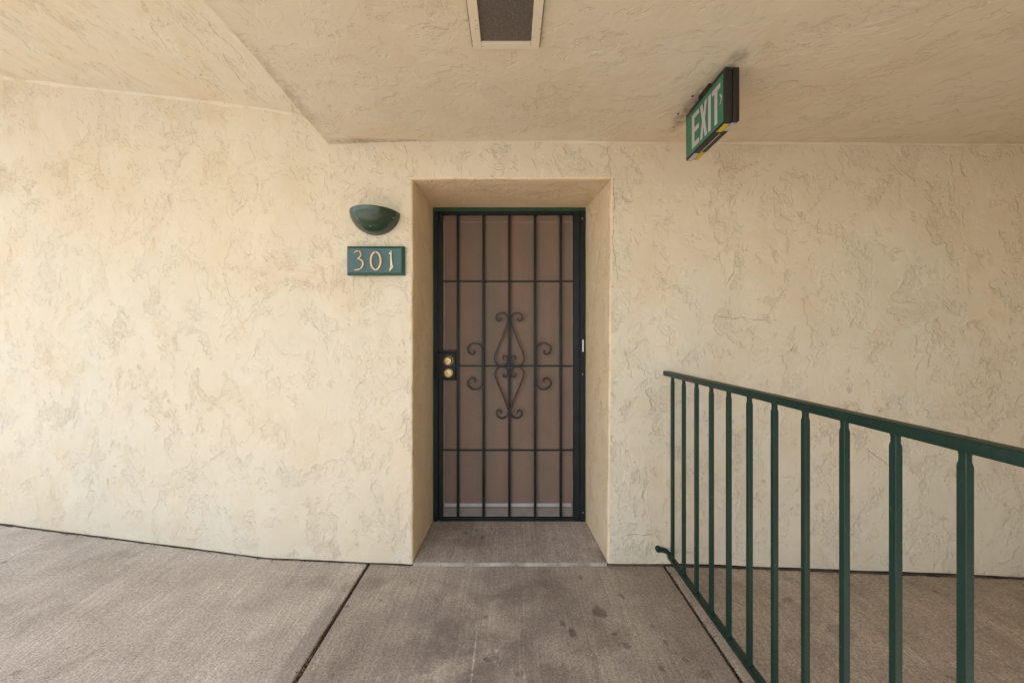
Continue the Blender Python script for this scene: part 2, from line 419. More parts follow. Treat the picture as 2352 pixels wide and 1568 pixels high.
# ------------------------------------------------------------------ mesh helpers
class MB:
    def __init__(self):
        self.bm = bmesh.new()
        self.mi = 0

    def _mi(self, faces):
        for f in faces:
            f.material_index = self.mi

    def box(self, x0, x1, y0, y1, z0, z1, bev=0.0, seg=2):
        bm = self.bm
        vs = [bm.verts.new((x, y, z)) for x in (x0, x1) for y in (y0, y1) for z in (z0, z1)]
        q = [(0, 1, 3, 2), (4, 6, 7, 5), (0, 4, 5, 1), (2, 3, 7, 6), (0, 2, 6, 4), (1, 5, 7, 3)]
        fs = [bm.faces.new([vs[i] for i in f]) for f in q]
        self._mi(fs)
        if bev:
            es = list({e for f in fs for e in f.edges})
            r = bmesh.ops.bevel(bm, geom=es, offset=bev, segments=seg, profile=0.5, affect='EDGES')
            self._mi(r['faces'])
        return self

    def loft(self, rings, caps=True, closed=False):
        bm = self.bm
        rv = [[bm.verts.new(p) for p in r] for r in rings]
        n = len(rv[0])
        fs = []
        pairs = list(zip(rv[:-1], rv[1:])) + ([(rv[-1], rv[0])] if closed else [])
        for a, b in pairs:
            for i in range(n):
                fs.append(bm.faces.new((a[i], a[(i + 1) % n], b[(i + 1) % n], b[i])))
        if caps and not closed:
            fs.append(bm.faces.new(list(reversed(rv[0]))))
            fs.append(bm.faces.new(rv[-1]))
        self._mi(fs)
        return self

    def lathe(self, c, prof, axis='Y', seg=28):
        """prof: list of (radius, offset along -axis direction)."""
        rings = []
        for r, o in prof:
            ring = []
            for i in range(seg):
                a = 2 * math.pi * i / seg
                u, w = r * math.cos(a), r * math.sin(a)
                if axis == 'Y':
                    ring.append((c[0] + u, c[1] - o, c[2] + w))
                elif axis == 'Z':
                    ring.append((c[0] + u, c[1] + w, c[2] + o))
                else:
                    ring.append((c[0] - o, c[1] + u, c[2] + w))
            rings.append(ring)
        return self.loft(rings)

    def extrude(self, pts, to3, d):
        """flat polygon pts (u,v) -> to3(u,v,depth); depth 0..d"""
        bm = self.bm
        a = [bm.verts.new(to3(u, v, 0)) for u, v in pts]
        b = [bm.verts.new(to3(u, v, d)) for u, v in pts]
        fs = [bm.faces.new(a), bm.faces.new(list(reversed(b)))]
        n = len(a)
        for i in range(n):
            fs.append(bm.faces.new((a[(i + 1) % n], a[i], b[i], b[(i + 1) % n])))
        self._mi(fs)
        return self

    def build(self, name, mats, parent=None, smooth=False, angle=40):
        bm = self.bm
        bmesh.ops.recalc_face_normals(bm, faces=bm.faces)
        if smooth:
            for f in bm.faces:
                f.smooth = True
            for e in bm.edges:
                if len(e.link_faces) == 2 and e.calc_face_angle(0) > R(angle):
                    e.smooth = False
        me = bpy.data.meshes.new(name)
        bm.to_mesh(me)
        bm.free()
        for m in (mats if isinstance(mats, (list, tuple)) else [mats]):
            me.materials.append(m)
        o = bpy.data.objects.new(name, me)
        COL.objects.link(o)
        if parent:
            o.parent = parent
        return o


def thing(name, label=None, cat=None, group=None, kind=None):
    o = bpy.data.objects.new(name, None)
    o.empty_display_size = 0.1
    COL.objects.link(o)
    return tag(o, label, cat, group, kind)


def tag(o, label=None, cat=None, group=None, kind=None):
    if label and not kind:
        kind = 'thing'
    for k, v in (('label', label), ('category', cat), ('group', group), ('kind', kind)):
        if v:
            o[k] = v
    return o


def dup(o, parent, dx=0, dy=0, dz=0):
    c = o.copy()
    COL.objects.link(c)
    c.parent = parent
    c.location = (o.location.x + dx, o.location.y + dy, o.location.z + dz)
    return c


def catmull(pts, k=6):
    P = [Vector(p) for p in pts]
    out = []
    for i in range(len(P) - 1):
        p0, p1, p2, p3 = P[max(i - 1, 0)], P[i], P[i + 1], P[min(i + 2, len(P) - 1)]
        for j in range(k):
            t = j / k
            out.append(0.5 * (2 * p1 + (p2 - p0) * t + (2 * p0 - 5 * p1 + 4 * p2 - p3) * t * t + (3 * p1 - p0 - 3 * p2 + p3) * t ** 3))
    out.append(P[-1])
    return out


# ------------------------------------------------------------------ geometry constants
YW = 1.930            # wall face
YD = 2.365            # security door plane
ZS = 2.260            # soffit
YR = -0.9             # roof edge behind the camera


def wall_y(x):
    """plan of the wall face: straight to the door, two gentle bends on the left"""
    if x >= -0.523:
        return YW
    if x >= -1.329:
        return YW + (-0.523 - x) / 0.806 * 0.057
    return 1.987 + (-1.329 - x) / 1.994 * 0.364


def floor_z(x):
    return 0.0 if x <= 0.87 else -(x - 0.87) * 0.0385


def ceil_z(x):
    return 2.419 + 0.2195 * (-1.111 - x)


# ------------------------------------------------------------------ ground, walkway
g = MB()
g.box(-60, 60, -70, 40, -0.5, -0.30)
tag(g.build('ground', MAT['ground']), kind='structure')

walk = tag(thing('walkway'), kind='structure')


def slab(xs, y0, y1, mat, top, thick=0.25, bev=0.009, name='slab'):
    """xs: list of x stations; top(x) gives the height"""
    mb = MB()
    bm = mb.bm
    up = [(bm.verts.new((x, y0, top(x))), bm.verts.new((x, y1, top(x)))) for x in xs]
    dn = [(bm.verts.new((x, y0, top(x) - thick)), bm.verts.new((x, y1, top(x) - thick))) for x in xs]
    edge = []
    for i in range(len(xs) - 1):
        bm.faces.new((up[i][0], up[i + 1][0], up[i + 1][1], up[i][1]))
        bm.faces.new((dn[i][0], dn[i][1], dn[i + 1][1], dn[i + 1][0]))
        bm.faces.new((up[i][0], dn[i][0], dn[i + 1][0], up[i + 1][0]))
        bm.faces.new((up[i][1], up[i + 1][1], dn[i + 1][1], dn[i][1]))
    bm.faces.new((up[0][0], up[0][1], dn[0][1], dn[0][0]))
    bm.faces.new((up[-1][0], dn[-1][0], dn[-1][1], up[-1][1]))
    bm.edges.ensure_lookup_table()
    es = [e for e in bm.edges if {e.verts[0], e.verts[1]} in ({up[0][0], up[0][1]}, {up[-1][0], up[-1][1]})]
    bmesh.ops.bevel(bm, geom=es, offset=bev, segments=3, profile=0.5, affect='EDGES')
    return mb.build(name, mat, walk, smooth=True, angle=50)


slab([-5.2, -0.772], -2.2, 2.9, MAT['slab_left'], lambda x: 0.0)
slab([-0.757, 0.812], -2.2, 2.0, MAT['slab_mid'], lambda x: 0.0)
slab([0.823, 0.87, 3.5], -2.2, 2.1, MAT['slab_right'], floor_z)
j = MB()
j.box(-0.775, -0.754, -2.19, 2.0, -0.2, -0.007)
j.box(0.809, 0.826, -2.19, 2.0, -0.2, -0.006)
j.build('joint_filler', MAT['soil_and_shade'], walk)

# raised doorway slab with a pale front edge
mb = MB()
bm = mb.bm
pl = [(-0.519, YW - 0.004), (0.513, YW - 0.004), (0.489, 2.52), (-0.5075, 2.52)]
mb.extrude(pl, lambda u, v, d: (u, v, 0.016 - d), 0.2)
mb.build('doorway_slab', MAT['slab_door'], walk)
mb = MB()
rings = []
N = 60
for i in range(N + 1):
    x = -0.517 + (0.511 + 0.517) * i / N
    w1 = mnoise.noise(Vector((x * 9, 1.3, 0))) * 0.002
    w2 = mnoise.noise(Vector((x * 30, 4.3, 0))) * 0.0015
    y = YW - 0.012 + w1
    t = 0.0135 + w2
    rings.append([(x, y + 0.0078, 0.001), (x, y, 0.001), (x, y - 0.0005, t - 0.006), (x, y + 0.002, t - 0.001), (x, y + 0.0078, t + 0.0018)])
mb.loft(rings)
mb.build('doorway_nosing', MAT['nosing'], walk, smooth=True)

# ------------------------------------------------------------------ stucco wall with recessed doorway
wall = thing('stucco_wall', 'long cream stucco wall with the recessed doorway in it', 'wall')
mb = MB()
bm = mb.bm
xl = [-5.0]
while xl[-1] < -0.56:
    xl.append(min(xl[-1] + 0.045, -0.523))
if xl[-1] != -0.523:
    xl[-1] = -0.523
nx = 24
xm = [-0.523 + (0.526 + 0.523) * i / nx for i in range(1, nx)]
xr = [0.526]
while xr[-1] < 3.4:
    xr.append(xr[-1] + 0.045)
xs = xl + xm + xr
iL, iR = len(xl) - 1, len(xl) + len(xm)
zr = [0.0, 0.03] + [0.03 + 2.028 * i / 46 for i in range(1, 47)]      # up to 2.058
kH = len(zr) - 1
zr += [2.058 + 0.05 * i for i in range(1, 32)]
def arris(x, z):
    return 0.0100 + 0.0045 * mnoise.noise(Vector((x * 7, 3.3, z * 7))) + 0.0015 * mnoise.noise(Vector((x * 23, 6.3, z * 23)))


grid = {}
for k, z in enumerate(zr):
    for i, x in enumerate(xs):
        fx = x
        if k <= kH and abs(x - 0.526) < 0.25:
            fx = x + (-0.010 + 0.019 * z / 2.058) * (1 - abs(x - 0.526) / 0.25)
        y = wall_y(x)
        a = mnoise.noise(Vector((x * 1.7, z * 1.7, 3.1))) * 0.006 + mnoise.noise(Vector((x * 6, z * 6, 8.1))) * 0.0022
        zz = z
        if k == 0:
            lift = (0.007 if x > 0 else 0.0045) + (0.004 + 0.004 * mnoise.noise(Vector((x * 5, 0, 1))) if x > 0.87 else 0.0015 * mnoise.noise(Vector((x * 7, 0, 2))))
            zz = floor_z(x) + lift
        elif k == 1:
            zz = floor_z(x) * 0.95 + 0.035
        elif z < 0.6:
            zz = z + floor_z(x) * (1 - z / 0.6) * 0.9
        edge = 0.0
        if i == iL and k <= kH:
            fx += mnoise.noise(Vector((z * 4, 2, 2))) * 0.004 + mnoise.noise(Vector((z * 16, 5, 2))) * 0.0016
        if i == iR and k <= kH:
            fx += mnoise.noise(Vector((z * 4, 7, 2))) * 0.004 + mnoise.noise(Vector((z * 16, 9, 2))) * 0.0016
        if k == kH and iL <= i <= iR:
            zz += mnoise.noise(Vector((x * 5, 7, 4))) * 0.003
        ra = arris(x, z)
        if i == iL and k <= kH:
            fx -= ra
        if i == iR and k <= kH:
            fx += ra
        if k == kH and iL <= i <= iR:
            zz += ra
        grid[i, k] = bm.verts.new((fx, y + a, zz))
for k in range(len(zr) - 1):
    for i in range(len(xs) - 1):
        if iL <= i < iR and k < kH:
            continue
        bm.faces.new((grid[i, k], grid[i + 1, k], grid[i + 1, k + 1], grid[i, k + 1]))
# bottom lip turned back under the wall, then down
for rng in (range(0, iL), range(iR, len(xs) - 1)):
    prev = None
    for i in list(rng) + [rng[-1] + 1]:
        v = grid[i, 0]
        b1 = bm.verts.new((v.co.x, v.co.y + 0.05, v.co.z + 0.001))
        b2 = bm.verts.new((v.co.x, v.co.y + 0.05, v.co.z - 0.3))
        if prev:
            bm.faces.new((prev[0], prev[1], b1, v))
            bm.faces.new((prev[1], prev[2], b2, b1))
        prev = (v, b1, b2)
mb.build('wall_face', MAT['wall'], wall, smooth=True)

# reveals (jambs and head of the recess)
mb = MB()
bm = mb.bm
ND = 12


def back_pt(i, k):
    z = zr[k]
    if i == iL:
        return -0.508, z
    if i == iR:
        return 0.4885, z
    t = (xs[i] - xs[iL]) / (xs[iR] - xs[iL])
    return -0.508 + t * 0.9965, z


path = [(iL, k) for k in range(kH + 1)] + [(i, kH) for i in range(iL + 1, iR)] + [(iR, k) for k in range(kH, -1, -1)]
rows = []
for (i, k) in path:
    v = grid_co = None
    fx, fy, fz = (0, 0, 0)
    rows.append((i, k))
coords = {}
me_face = bpy.data.objects['wall_face'].data
# front edge positions recomputed from the same formulas through the stored mesh (vertex order = creation order)
order = {}
c_ = 0
for k, z in enumerate(zr):
    for i, x in enumerate(xs):
        order[i, k] = c_
        c_ += 1
strip = []
for (i, k) in path:
    f = me_face.vertices[order[i, k]].co
    bx, bz = back_pt(i, k)
    line = []
    ra = arris(xs[i], zr[k])
    dx = 1 if i == iL else (-1 if i == iR else 0)
    dz = -1 if k == kH else 0
    f = Vector(f)
    for s in range(4):
        t = math.pi / 2 * s / 4
        line.append(bm.verts.new((f.x + dx * ra * math.sin(t), f.y + ra * (1 - math.cos(t)), f.z + dz * ra * math.sin(t))))
    f = Vector((f.x + dx * ra, f.y + ra, f.z + dz * ra))
    for s in range(ND + 1):
        t = s / ND
        Y = f.y + 0.0 + (2.52 - f.y) * t
        tt = min(1.0, (Y - f.y) / (YD - f.y))
        X = f.x + (bx - f.x) * tt
        Z = f.z + (bz - f.z) * tt
        w = mnoise.noise(Vector((X * 3 + Y * 5, Y * 6, Z * 4))) * 0.0025 * math.sin(math.pi * tt) if tt < 1 else 0
        if k == kH and iL < i < iR:
            Z += w + 0.003 * tt
        elif i == iL:
            X += w
        else:
            X -= w
        line.append(bm.verts.new((X, Y, Z)))
    strip.append(line)
for a, b in zip(strip[:-1], strip[1:]):
    for s in range(ND + 4):
        bm.faces.new((a[s], b[s], b[s + 1], a[s + 1]))
mb.build('recess_reveal', MAT['reveal'], wall, smooth=True, angle=35)

# rounded plaster arris along the two jambs and the head
mb = MB()
back = MB()
back.box(-5.2, -0.56, 2.75, 6.0, -0.3, 3.6)
back.box(0.56, 3.6, 2.3, 6.0, -0.3, 3.6)
back.box(-0.56, 0.56, 2.53, 6.0, -0.3, 3.6)
mb.bm.free()
back.build('wall_core', MAT['plain'], wall)
# added unseen wall on the right, makes the light fall off there
mb = MB()
mb.box(3.42, 3.7, -2.2, 2.3, -0.3, 3.6)
tag(mb.build('falloff_wall', MAT['plain']), 'added unseen cream wall dimming the right end of the walkway', 'wall')

mb = MB()
mb.box(1.9, 3.42, YR - 0.30, YR - 0.08, -0.3, 3.6)  # added out of view to block sky light from the right rear
tag(mb.build('sky_block_wall', MAT['plain']), 'added unseen cream wall blocking sky light at the right rear', 'wall')

# ------------------------------------------------------------------ soffit and sloping ceiling
mb = MB()
bm = mb.bm
# soffit underside as a fine grid so that it can undulate
sy = [YR + (2.06 - YR) * i / 70 for i in range(71)]


def soff_edge(y):
    return -0.988 + (1.95 - y) * 0.0505


cols = 90
sg = {}
for a, y in enumerate(sy):
    x0 = soff_edge(y)
    for b in range(cols + 1):
        x = x0 + (3.5 - x0) * b / cols
        z = ZS - max(0, x) * 0.006 + mnoise.noise(Vector((x * 2, y * 2, 5.5))) * 0.004 + mnoise.noise(Vector((x * 7, y * 7, 1.5))) * 0.0012
        if b == 0:
            x += mnoise.noise(Vector((y * 4, 1, 9))) * 0.004
        sg[a, b] = bm.verts.new((x, y, z))
for a in range(70):
    for b in range(cols):
        bm.faces.new((sg[a, b], sg[a + 1, b], sg[a + 1, b + 1], sg[a, b + 1]))
prev = None
for a in range(71):
    v = sg[a, 0]
    t = bm.verts.new((v.co.x - 0.004, v.co.y, 2.9))
    if prev:
        bm.faces.new((prev[0], v, t, prev[1]))
    prev = (v, t)
prev = None
for b in range(cols + 1):
    v = sg[0, b]
    t = bm.verts.new((v.co.x, v.co.y, 2.9))
    if prev:
        bm.faces.new((prev[0], v, t, prev[1]))
    prev = (v, t)
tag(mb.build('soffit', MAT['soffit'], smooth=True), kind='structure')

mb = MB()
bm = mb.bm
cg = {}
NX, NY = 60, 50
for a in range(NX + 1):
    x = -5.1 + (-0.80 + 5.1) * a / NX
    for b in range(NY + 1):
        y = YR + (2.75 - YR) * b / NY
        z = ceil_z(x) + mnoise.noise(Vector((x * 2, y * 2, 15.5))) * 0.006
        cg[a, b] = bm.verts.new((x, y, z))
for a in range(NX):
    for b in range(NY):
        bm.faces.new((cg[a, b], cg[a + 1, b], cg[a + 1, b + 1], cg[a, b + 1]))
tag(mb.build('ceiling', MAT['ceiling'], smooth=True), kind='structure')
mb = MB()
mb.box(-5.3, 3.75, YR - 0.05, 6.0, 3.55, 3.75)
mb.box(-0.9, 3.75, YR - 0.07, YR - 0.01, 2.2, 3.55)
mb.box(-5.3, -0.9, YR - 0.07, YR - 0.01, 2.55, 3.55)
tag(mb.build('roof', MAT['plain']), kind='structure')

def bead(xa, xb, zf, rad, name, parent, mat):
    n_ = int((xb - xa) / 0.03)
    rings = []
    for i in range(n_ + 1):
        x = xa + (xb - xa) * i / n_
        y, z = wall_y(x), zf(x)
        r = rad * (1 + 0.8 * mnoise.noise(Vector((x * 4, 3, 3))) + 0.4 * mnoise.noise(Vector((x * 14, 6, 3))))
        rings.append([(x, y + 0.02, z + 0.02), (x, y + 0.02, z - r * 1.3), (x, y - 0.001, z - r * 1.25), (x, y - r * .55, z - r * .9), (x, y - r * 1.0, z - r * .4), (x, y - r * 1.2, z + 0.001), (x, y - r, z + 0.02)])
    mb = MB()
    mb.loft(rings)
    return mb.build(name, mat, parent, smooth=True, angle=60)


bead(0.10, 3.4, lambda x: ZS - max(0, x) * 0.006, 0.0060, 'plaster_bead', bpy.data.objects['soffit'], MAT['soffit'])
bead(-4.9, -1.0, ceil_z, 0.010, 'plaster_bead', bpy.data.objects['ceiling'], MAT['ceiling'])

# ------------------------------------------------------------------ door frame
df = thing('door_frame', 'dark green steel frame lining the doorway recess', 'door frame')
mb = MB()
mb.box(-0.5075, -0.4985, 2.358, 2.44, 0.016, 2.036, 0.001)
mb.build('jamb', MAT['frame_green'], df)
mb = MB()
mb.box(0.4835, 0.4885, 2.358, 2.44, 0.016, 2.036, 0.001)
mb.build('jamb', MAT['frame_green'], df)
mb = MB()
mb.box(-0.5075, 0.4885, 2.356, 2.44, 2.036, 2.0595, 0.001)
mb.build('head', MAT['frame_green'], df)
mb = MB()
mb.box(-0.4985, -0.474, 2.352, 2.43, 0.016, 2.034, 0.0015)
mb.box(-0.474, -0.468, 2.372, 2.43, 0.016, 2.034)
mb.build('strike_post', MAT['iron'], df)
mb = MB()
mb.box(0.4525, 0.4832, 2.350, 2.43, 0.016, 2.034, 0.0015)
hp = mb.build('hinge_post', MAT['iron'], df)
mb = MB()
mb.box(-0.474, 0.4525, 2.354, 2.43, 2.0265, 2.0355, 0.001)
mb.build('header_bar', MAT['iron'], df)
for (sx, sz, m_) in ((-0.490, 1.985, 'screw'), (0.466, 1.985, 'screw_bright'), (0.467, 1.00 - 0.025, 'screw_bright'), (-0.487, 0.07, 'screw'), (0.470, 0.075, 'screw_bright')):
    mb = MB()
    y = 2.352 if sx < 0 else 2.350
    mb.lathe((sx, y, sz), [(0.0048, -0.001), (0.0048, 0.001), (0.0036, 0.0022), (0.0018, 0.0022), (0.0015, 0.0012)], seg=14)
    mb.build('screw', MAT[m_], df, smooth=True)
mb = MB()
mb.box(0.4655, 0.4745, 2.3488, 2.350, 1.121, 1.199)
mb.build('sticker', MAT['sticker'], df)

# ------------------------------------------------------------------ entry door behind the screen
ed = thing('entry_door', 'reddish brown entry door seen dimly behind the barred screen', 'door')
mb = MB()
mb.box(-0.466, 0.466, 2.462, 2.505, 0.06, 2.03, 0.002)
mb.build('door_leaf', MAT['entry_door'], ed)
mb = MB()
mb.box(-0.462, 0.450, 2.456, 2.4615, 0.064, 0.087, 0.001)
mb.build('door_sweep', MAT['white_trim'], ed)
mb = MB()
mb.box(-0.466, 0.466, 2.44, 2.51, 0.016, 0.045, 0.002)
mb.build('threshold', MAT['trim_light'], ed)
mb = MB()
pts = [(-0.431, 1.140), (-0.418, 1.126), (-0.355, 1.126), (-0.342, 1.140), (-0.342, 1.196), (-0.355, 1.2105), (-0.418, 1.2105), (-0.431, 1.196)]
mb.extrude(pts, lambda u, v, d: (u, 2.461 - d, v), 0.012)
mb.build('lock_plate', MAT['plate'], ed)

# ------------------------------------------------------------------ security door
sdoor = thing('security_door', 'black iron security door with scrollwork bars and mesh screen', 'security door')
mb = MB()
mb.box(-0.466, -0.4455, 2.354, 2.392, 0.018, 2.0145, 0.0015)
mb.build('stile', MAT['iron'], sdoor)
mb = MB()
mb.box(0.4085, 0.4490, 2.350, 2.392, 0.018, 2.0145, 0.0015)
mb.build('stile', MAT['iron'], sdoor)
mb = MB()
mb.box(-0.4455, 0.4085, 2.356, 2.392, 2.0145, 2.0255, 0.001)
mb.box(-0.4660, -0.4455, 2.3545, 2.392, 2.0145, 2.0255, 0.001)
mb.box(0.4085, 0.4490, 2.3505, 2.392, 2.0145, 2.0255, 0.001)
mb.build('top_rail', MAT['iron'], sdoor)
mb = MB()
mb.box(-0.4455, 0.4085, 2.352, 2.392, 0.018, 0.038, 0.0015)
mb.build('bottom_rail', MAT['iron'], sdoor)
# narrow raised interlock strip on the lock stile
mb = MB()
mb.box(-0.4715, -0.4600, 2.3475, 2.3538, 1.130, 1.965, 0.001)
mb.build('interlock_strip', MAT['iron'], sdoor)
# bars
XB = [-0.3445, -0.1775, -0.0090, 0.1590, 0.3270]
mb = MB()
mb.box(-0.0078, 0.0078, 2.3515, 2.3667, 0.038, 2.0145, 0.0018)
b0 = mb.build('bar', MAT['iron'], sdoor, smooth=True, angle=30)
b0.location.x = XB[0]
for x in XB[1:]:
    dup(b0, sdoor, dx=x - XB[0])
mb = MB()
mb.box(-0.4455, 0.4085, 2.3670, 2.3745, -0.0048, 0.0048, 0.001)
cb = mb.build('cross_bar', MAT['iron'], sdoor)
cb.location.z = 1.581
dup(cb, sdoor, dz=0.4746 - 1.581)
mb = MB()
mb.box(-0.3367, 0.4085, 2.3670, 2.3745, 1.0215, 1.0305, 0.001)
mb.build('cross_bar', MAT['iron'], sdoor)
# lock box and its two short bars
mb = MB()
mb.box(-0.4975, -0.3575, 2.3440, 2.3700, 0.945, 1.113, 0.002)
mb.build('lock_box', MAT['iron'], sdoor, smooth=True, angle=30)
for z in (1.118, 0.934):
    mb = MB()
    mb.box(-0.4450, -0.3525, 2.3525, 2.3660, z, z + 0.009, 0.001)
    mb.build('lock_bar', MAT['iron'], sdoor)
mb = MB()
mb.lathe((-0.404, 2.3438, 1.062), [(0.0345, 0), (0.0345, 0.003), (0.032, 0.005), (0.027, 0.007), (0.0265, 0.010), (0.0245, 0.012), (0.0245, 0.030), (0.0225, 0.033), (0.0170, 0.034), (0.0165, 0.032), (0.0120, 0.032), (0.0115, 0.036), (0.008, 0.0368), (0.0005, 0.0368)], seg=36)
lc = mb.build('lock_cylinder', MAT['brass'], sdoor, smooth=True, angle=30)
mb = MB()
mb.box(-0.4050, -0.4030, 2.3064, 2.3075, 1.0565, 1.066)
mb.build('keyway', MAT['brass_dark'], lc)
mb = MB()
mb.lathe((-0.405, 2.3438, 0.983), [(0.0315, 0), (0.0315, 0.003), (0.029, 0.005), (0.0240, 0.006), (0.0235, 0.010), (0.0215, 0.012), (0.0175, 0.012), (0.0172, 0.010), (0.0160, 0.010), (0.0155, 0.0125), (0.010, 0.013), (0.0095, 0.012), (0.0005, 0.0125)], seg=36)
lc2 = mb.build('lock_cylinder', MAT['brass'], sdoor, smooth=True, angle=30)
mb = MB()
mb.box(-0.4060, -0.4040, 2.3304, 2.3315, 0.977, 0.988)
mb.build('keyway', MAT['brass_dark'], lc2)
# hinges
mb = MB()
mb.lathe((0.4507, 2.3470, 0), [(0.0042, 0), (0.0042, 0.032), (0.0034, 0.0325), (0.0034, 0.0345), (0.0042, 0.035), (0.0042, 0.067), (0.0025, 0.069)], axis='Z', seg=14)
hg = mb.build('hinge', MAT['iron'], sdoor, smooth=True)
hg.location.z = 1.895
dup(hg, sdoor, dz=1.000 - 1.895)
dup(hg, sdoor, dz=0.085 - 1.895)
# screen
mb = MB()
mb.box(-0.4455, 0.4085, 2.3785, 2.3800, 0.038, 2.0145)
mb.build('screen', MAT['screen'], sdoor)
mb = MB()
mb.box(-0.4445, 0.4075, 2.3765, 2.3782, 0.0385, 0.0430)
mb.box(0.4030, 0.4065, 2.3755, 2.3783, 0.0435, 1.969)
mb.box(-0.4380, -0.4355, 2.3765, 2.3782, 0.0435, 1.969)
mb.box(-0.4380, 0.4065, 2.3766, 2.3783, 1.9695, 1.972)
mb.build('screen_edge', MAT['trim_light'], sdoor)
mb = MB()
mb.box(-0.4350, 0.3980, 2.3768, 2.3783, 0.1005, 0.1235, 0.0004)
mb.build('white_strip', MAT['strip'], sdoor)
mb = MB()
mb.box(-0.4380, 0.4028, 2.3772, 2.3784, 0.0432, 0.0915, 0.0003)
mb.build('kick_strip', MAT['kick'], sdoor)

# scrollwork: flat straps bent into curls
K = 0.000649


def smap(px, py):
    return ((px - 1103) * K - 0.009, 1.026 - (py - 668) * K)


def strap(pts, name='scroll', half=0.0038, y0=2.3475, y1=2.3640, mirror=False):
    P = []
    for p in pts:
        x, z = smap(*p)
        if mirror:
            x = -0.018 - x
        P.append((x, 0, z))
    C = catmull(P, 6)
    rings = []
    for i, p in enumerate(C):
        t = (C[min(i + 1, len(C) - 1)] - C[max(i - 1, 0)]).normalized()
        nrm = Vector((-t.z, 0, t.x)) * half
        rings.append([(p.x - nrm.x, y0, p.z - nrm.z), (p.x + nrm.x, y0, p.z + nrm.z), (p.x + nrm.x, y1, p.z + nrm.z), (p.x - nrm.x, y1, p.z - nrm.z)])
    mb = MB()
    mb.loft(rings)
    return mb.build(name, MAT['scroll'], sdoor, smooth=True, angle=50)


upper = [(1022, 182), (1018, 206), (998, 216), (978, 202), (971, 175), (985, 148), (1020, 133), (1060, 140), (1082, 165), (1087, 200), (1080, 250),
         (1040, 358), (1000, 455), (966, 540), (955, 590), (966, 632), (995, 658), (1030, 666), (1062, 652), (1083, 622), (1086, 590), (1074, 568), (1052, 563), (1038, 578), (1042, 604)]
lower = [(1040, 736), (1038, 762), (1054, 778), (1076, 772), (1087, 748), (1084, 712), (1062, 684), (1028, 672), (992, 684), (966, 712), (957, 750), (968, 792),
         (1000, 872), (1040, 968), (1080, 1070), (1092, 1112), (1086, 1150), (1062, 1180), (1026, 1192), (994, 1180), (976, 1150), (980, 1120), (1000, 1107), (1018, 1120), (1024, 1142)]
side = [(746, 506), (756, 528), (740, 550), (712, 545), (690, 522), (684, 490), (702, 456), (740, 438), (782, 440), (812, 458), (828, 490), (830, 560), (830, 668),
        (830, 780), (828, 846), (812, 878), (782, 898), (742, 900), (704, 880), (684, 846), (692, 812), (716, 790), (744, 788), (762, 806), (752, 834)]
for pth in (upper, lower, side):
    strap(pth)
    strap(pth, mirror=True)

# ------------------------------------------------------------------ wall sconce
sc_ = thing('wall_sconce', 'dark green half bowl wall light above the number plaque', 'wall light')
mb = MB()
bm = mb.bm
cx, cy, cz, RR, PP, HH = -0.722, YW + 0.012, 1.875, 0.131, 0.145, 0.113
NA, NB = 40, 16
outer, inner = [], []
for b in range(NB + 1):
    e = (math.pi / 2) * b / NB * 0.985
    ro, ri = [], []
    for a in range(NA + 1):
        t = math.pi * a / NA
        d = Vector((math.cos(t) * math.cos(e), -math.sin(t) * math.cos(e), -math.sin(e)))
        ro.append(bm.verts.new((cx + RR * d.x, cy + PP * d.y, cz + HH * d.z)))
        ri.append(bm.verts.new((cx + (RR - .005) * d.x, cy + (PP - .005) * d.y, cz + 0.0005 + (HH - .006) * d.z)))
    outer.append(ro)
    inner.append(ri)
for L in (outer, inner):
    for b in range(NB):
        for a in range(NA):
            bm.faces.new((L[b][a], L[b][a + 1], L[b + 1][a + 1], L[b + 1][a]))
    bm.faces.new(L[NB])
for a in range(NA):
    bm.faces.new((outer[0][a], outer[0][a + 1], inner[0][a + 1], inner[0][a]))
mb.build('shade', MAT['sconce'], sc_, smooth=True, angle=60)
mb = MB()
mb.box(cx - 0.09, cx + 0.09, YW - 0.002, YW + 0.010, cz - 0.075, cz - 0.012, 0.002)
mb.build('back_plate', MAT['sconce'], sc_)
for (a, e) in ((R(90 - 2), R(52)), (R(26), R(20))):
    d = Vector((math.cos(a) * math.cos(e), -math.sin(a) * math.cos(e), -math.sin(e)))
    mb = MB()
    c = Vector((cx + RR * d.x, cy + PP * d.y, cz + HH * d.z))
    mb.lathe(c, [(0.0032, -0.002), (0.0032, 0.0008), (0.0018, 0.0020)], seg=10)
    mb.build('screw', MAT['screw_bright'], sc_, smooth=True)

# ------------------------------------------------------------------ number plaque 301
pq = thing('number_plaque', 'teal and green plaque with raised copper house number 301', 'house number')
px0, px1, pz0, pz1 = -0.868, -0.564, 1.545, 1.698
yb, yf, bv = YW + 0.006, YW - 0.022, 0.013
mb = MB()
bm = mb.bm
o_ = [bm.verts.new(p) for p in ((px0, yb, pz0), (px1, yb, pz0), (px1, yb, pz1), (px0, yb, pz1))]
m1 = [bm.verts.new(p) for p in ((px0, yf + 0.010, pz0), (px1, yf + 0.010, pz0), (px1, yf + 0.010, pz1), (px0, yf + 0.010, pz1))]
i_ = [bm.verts.new(p) for p in ((px0 + bv, yf, pz0 + bv), (px1 - bv, yf, pz0 + bv), (px1 - bv, yf, pz1 - bv), (px0 + bv, yf, pz1 - bv))]
for L1, L2 in ((o_, m1), (m1, i_)):
    for q in range(4):
        f = bm.faces.new((L1[q], L1[(q + 1) % 4], L2[(q + 1) % 4], L2[q]))
f = bm.faces.new(i_)
f.material_index = 1
bm.faces.new(list(reversed(o_)))
mb.build('backing', [MAT['plaque_edge'], MAT['plaque_face']], pq)


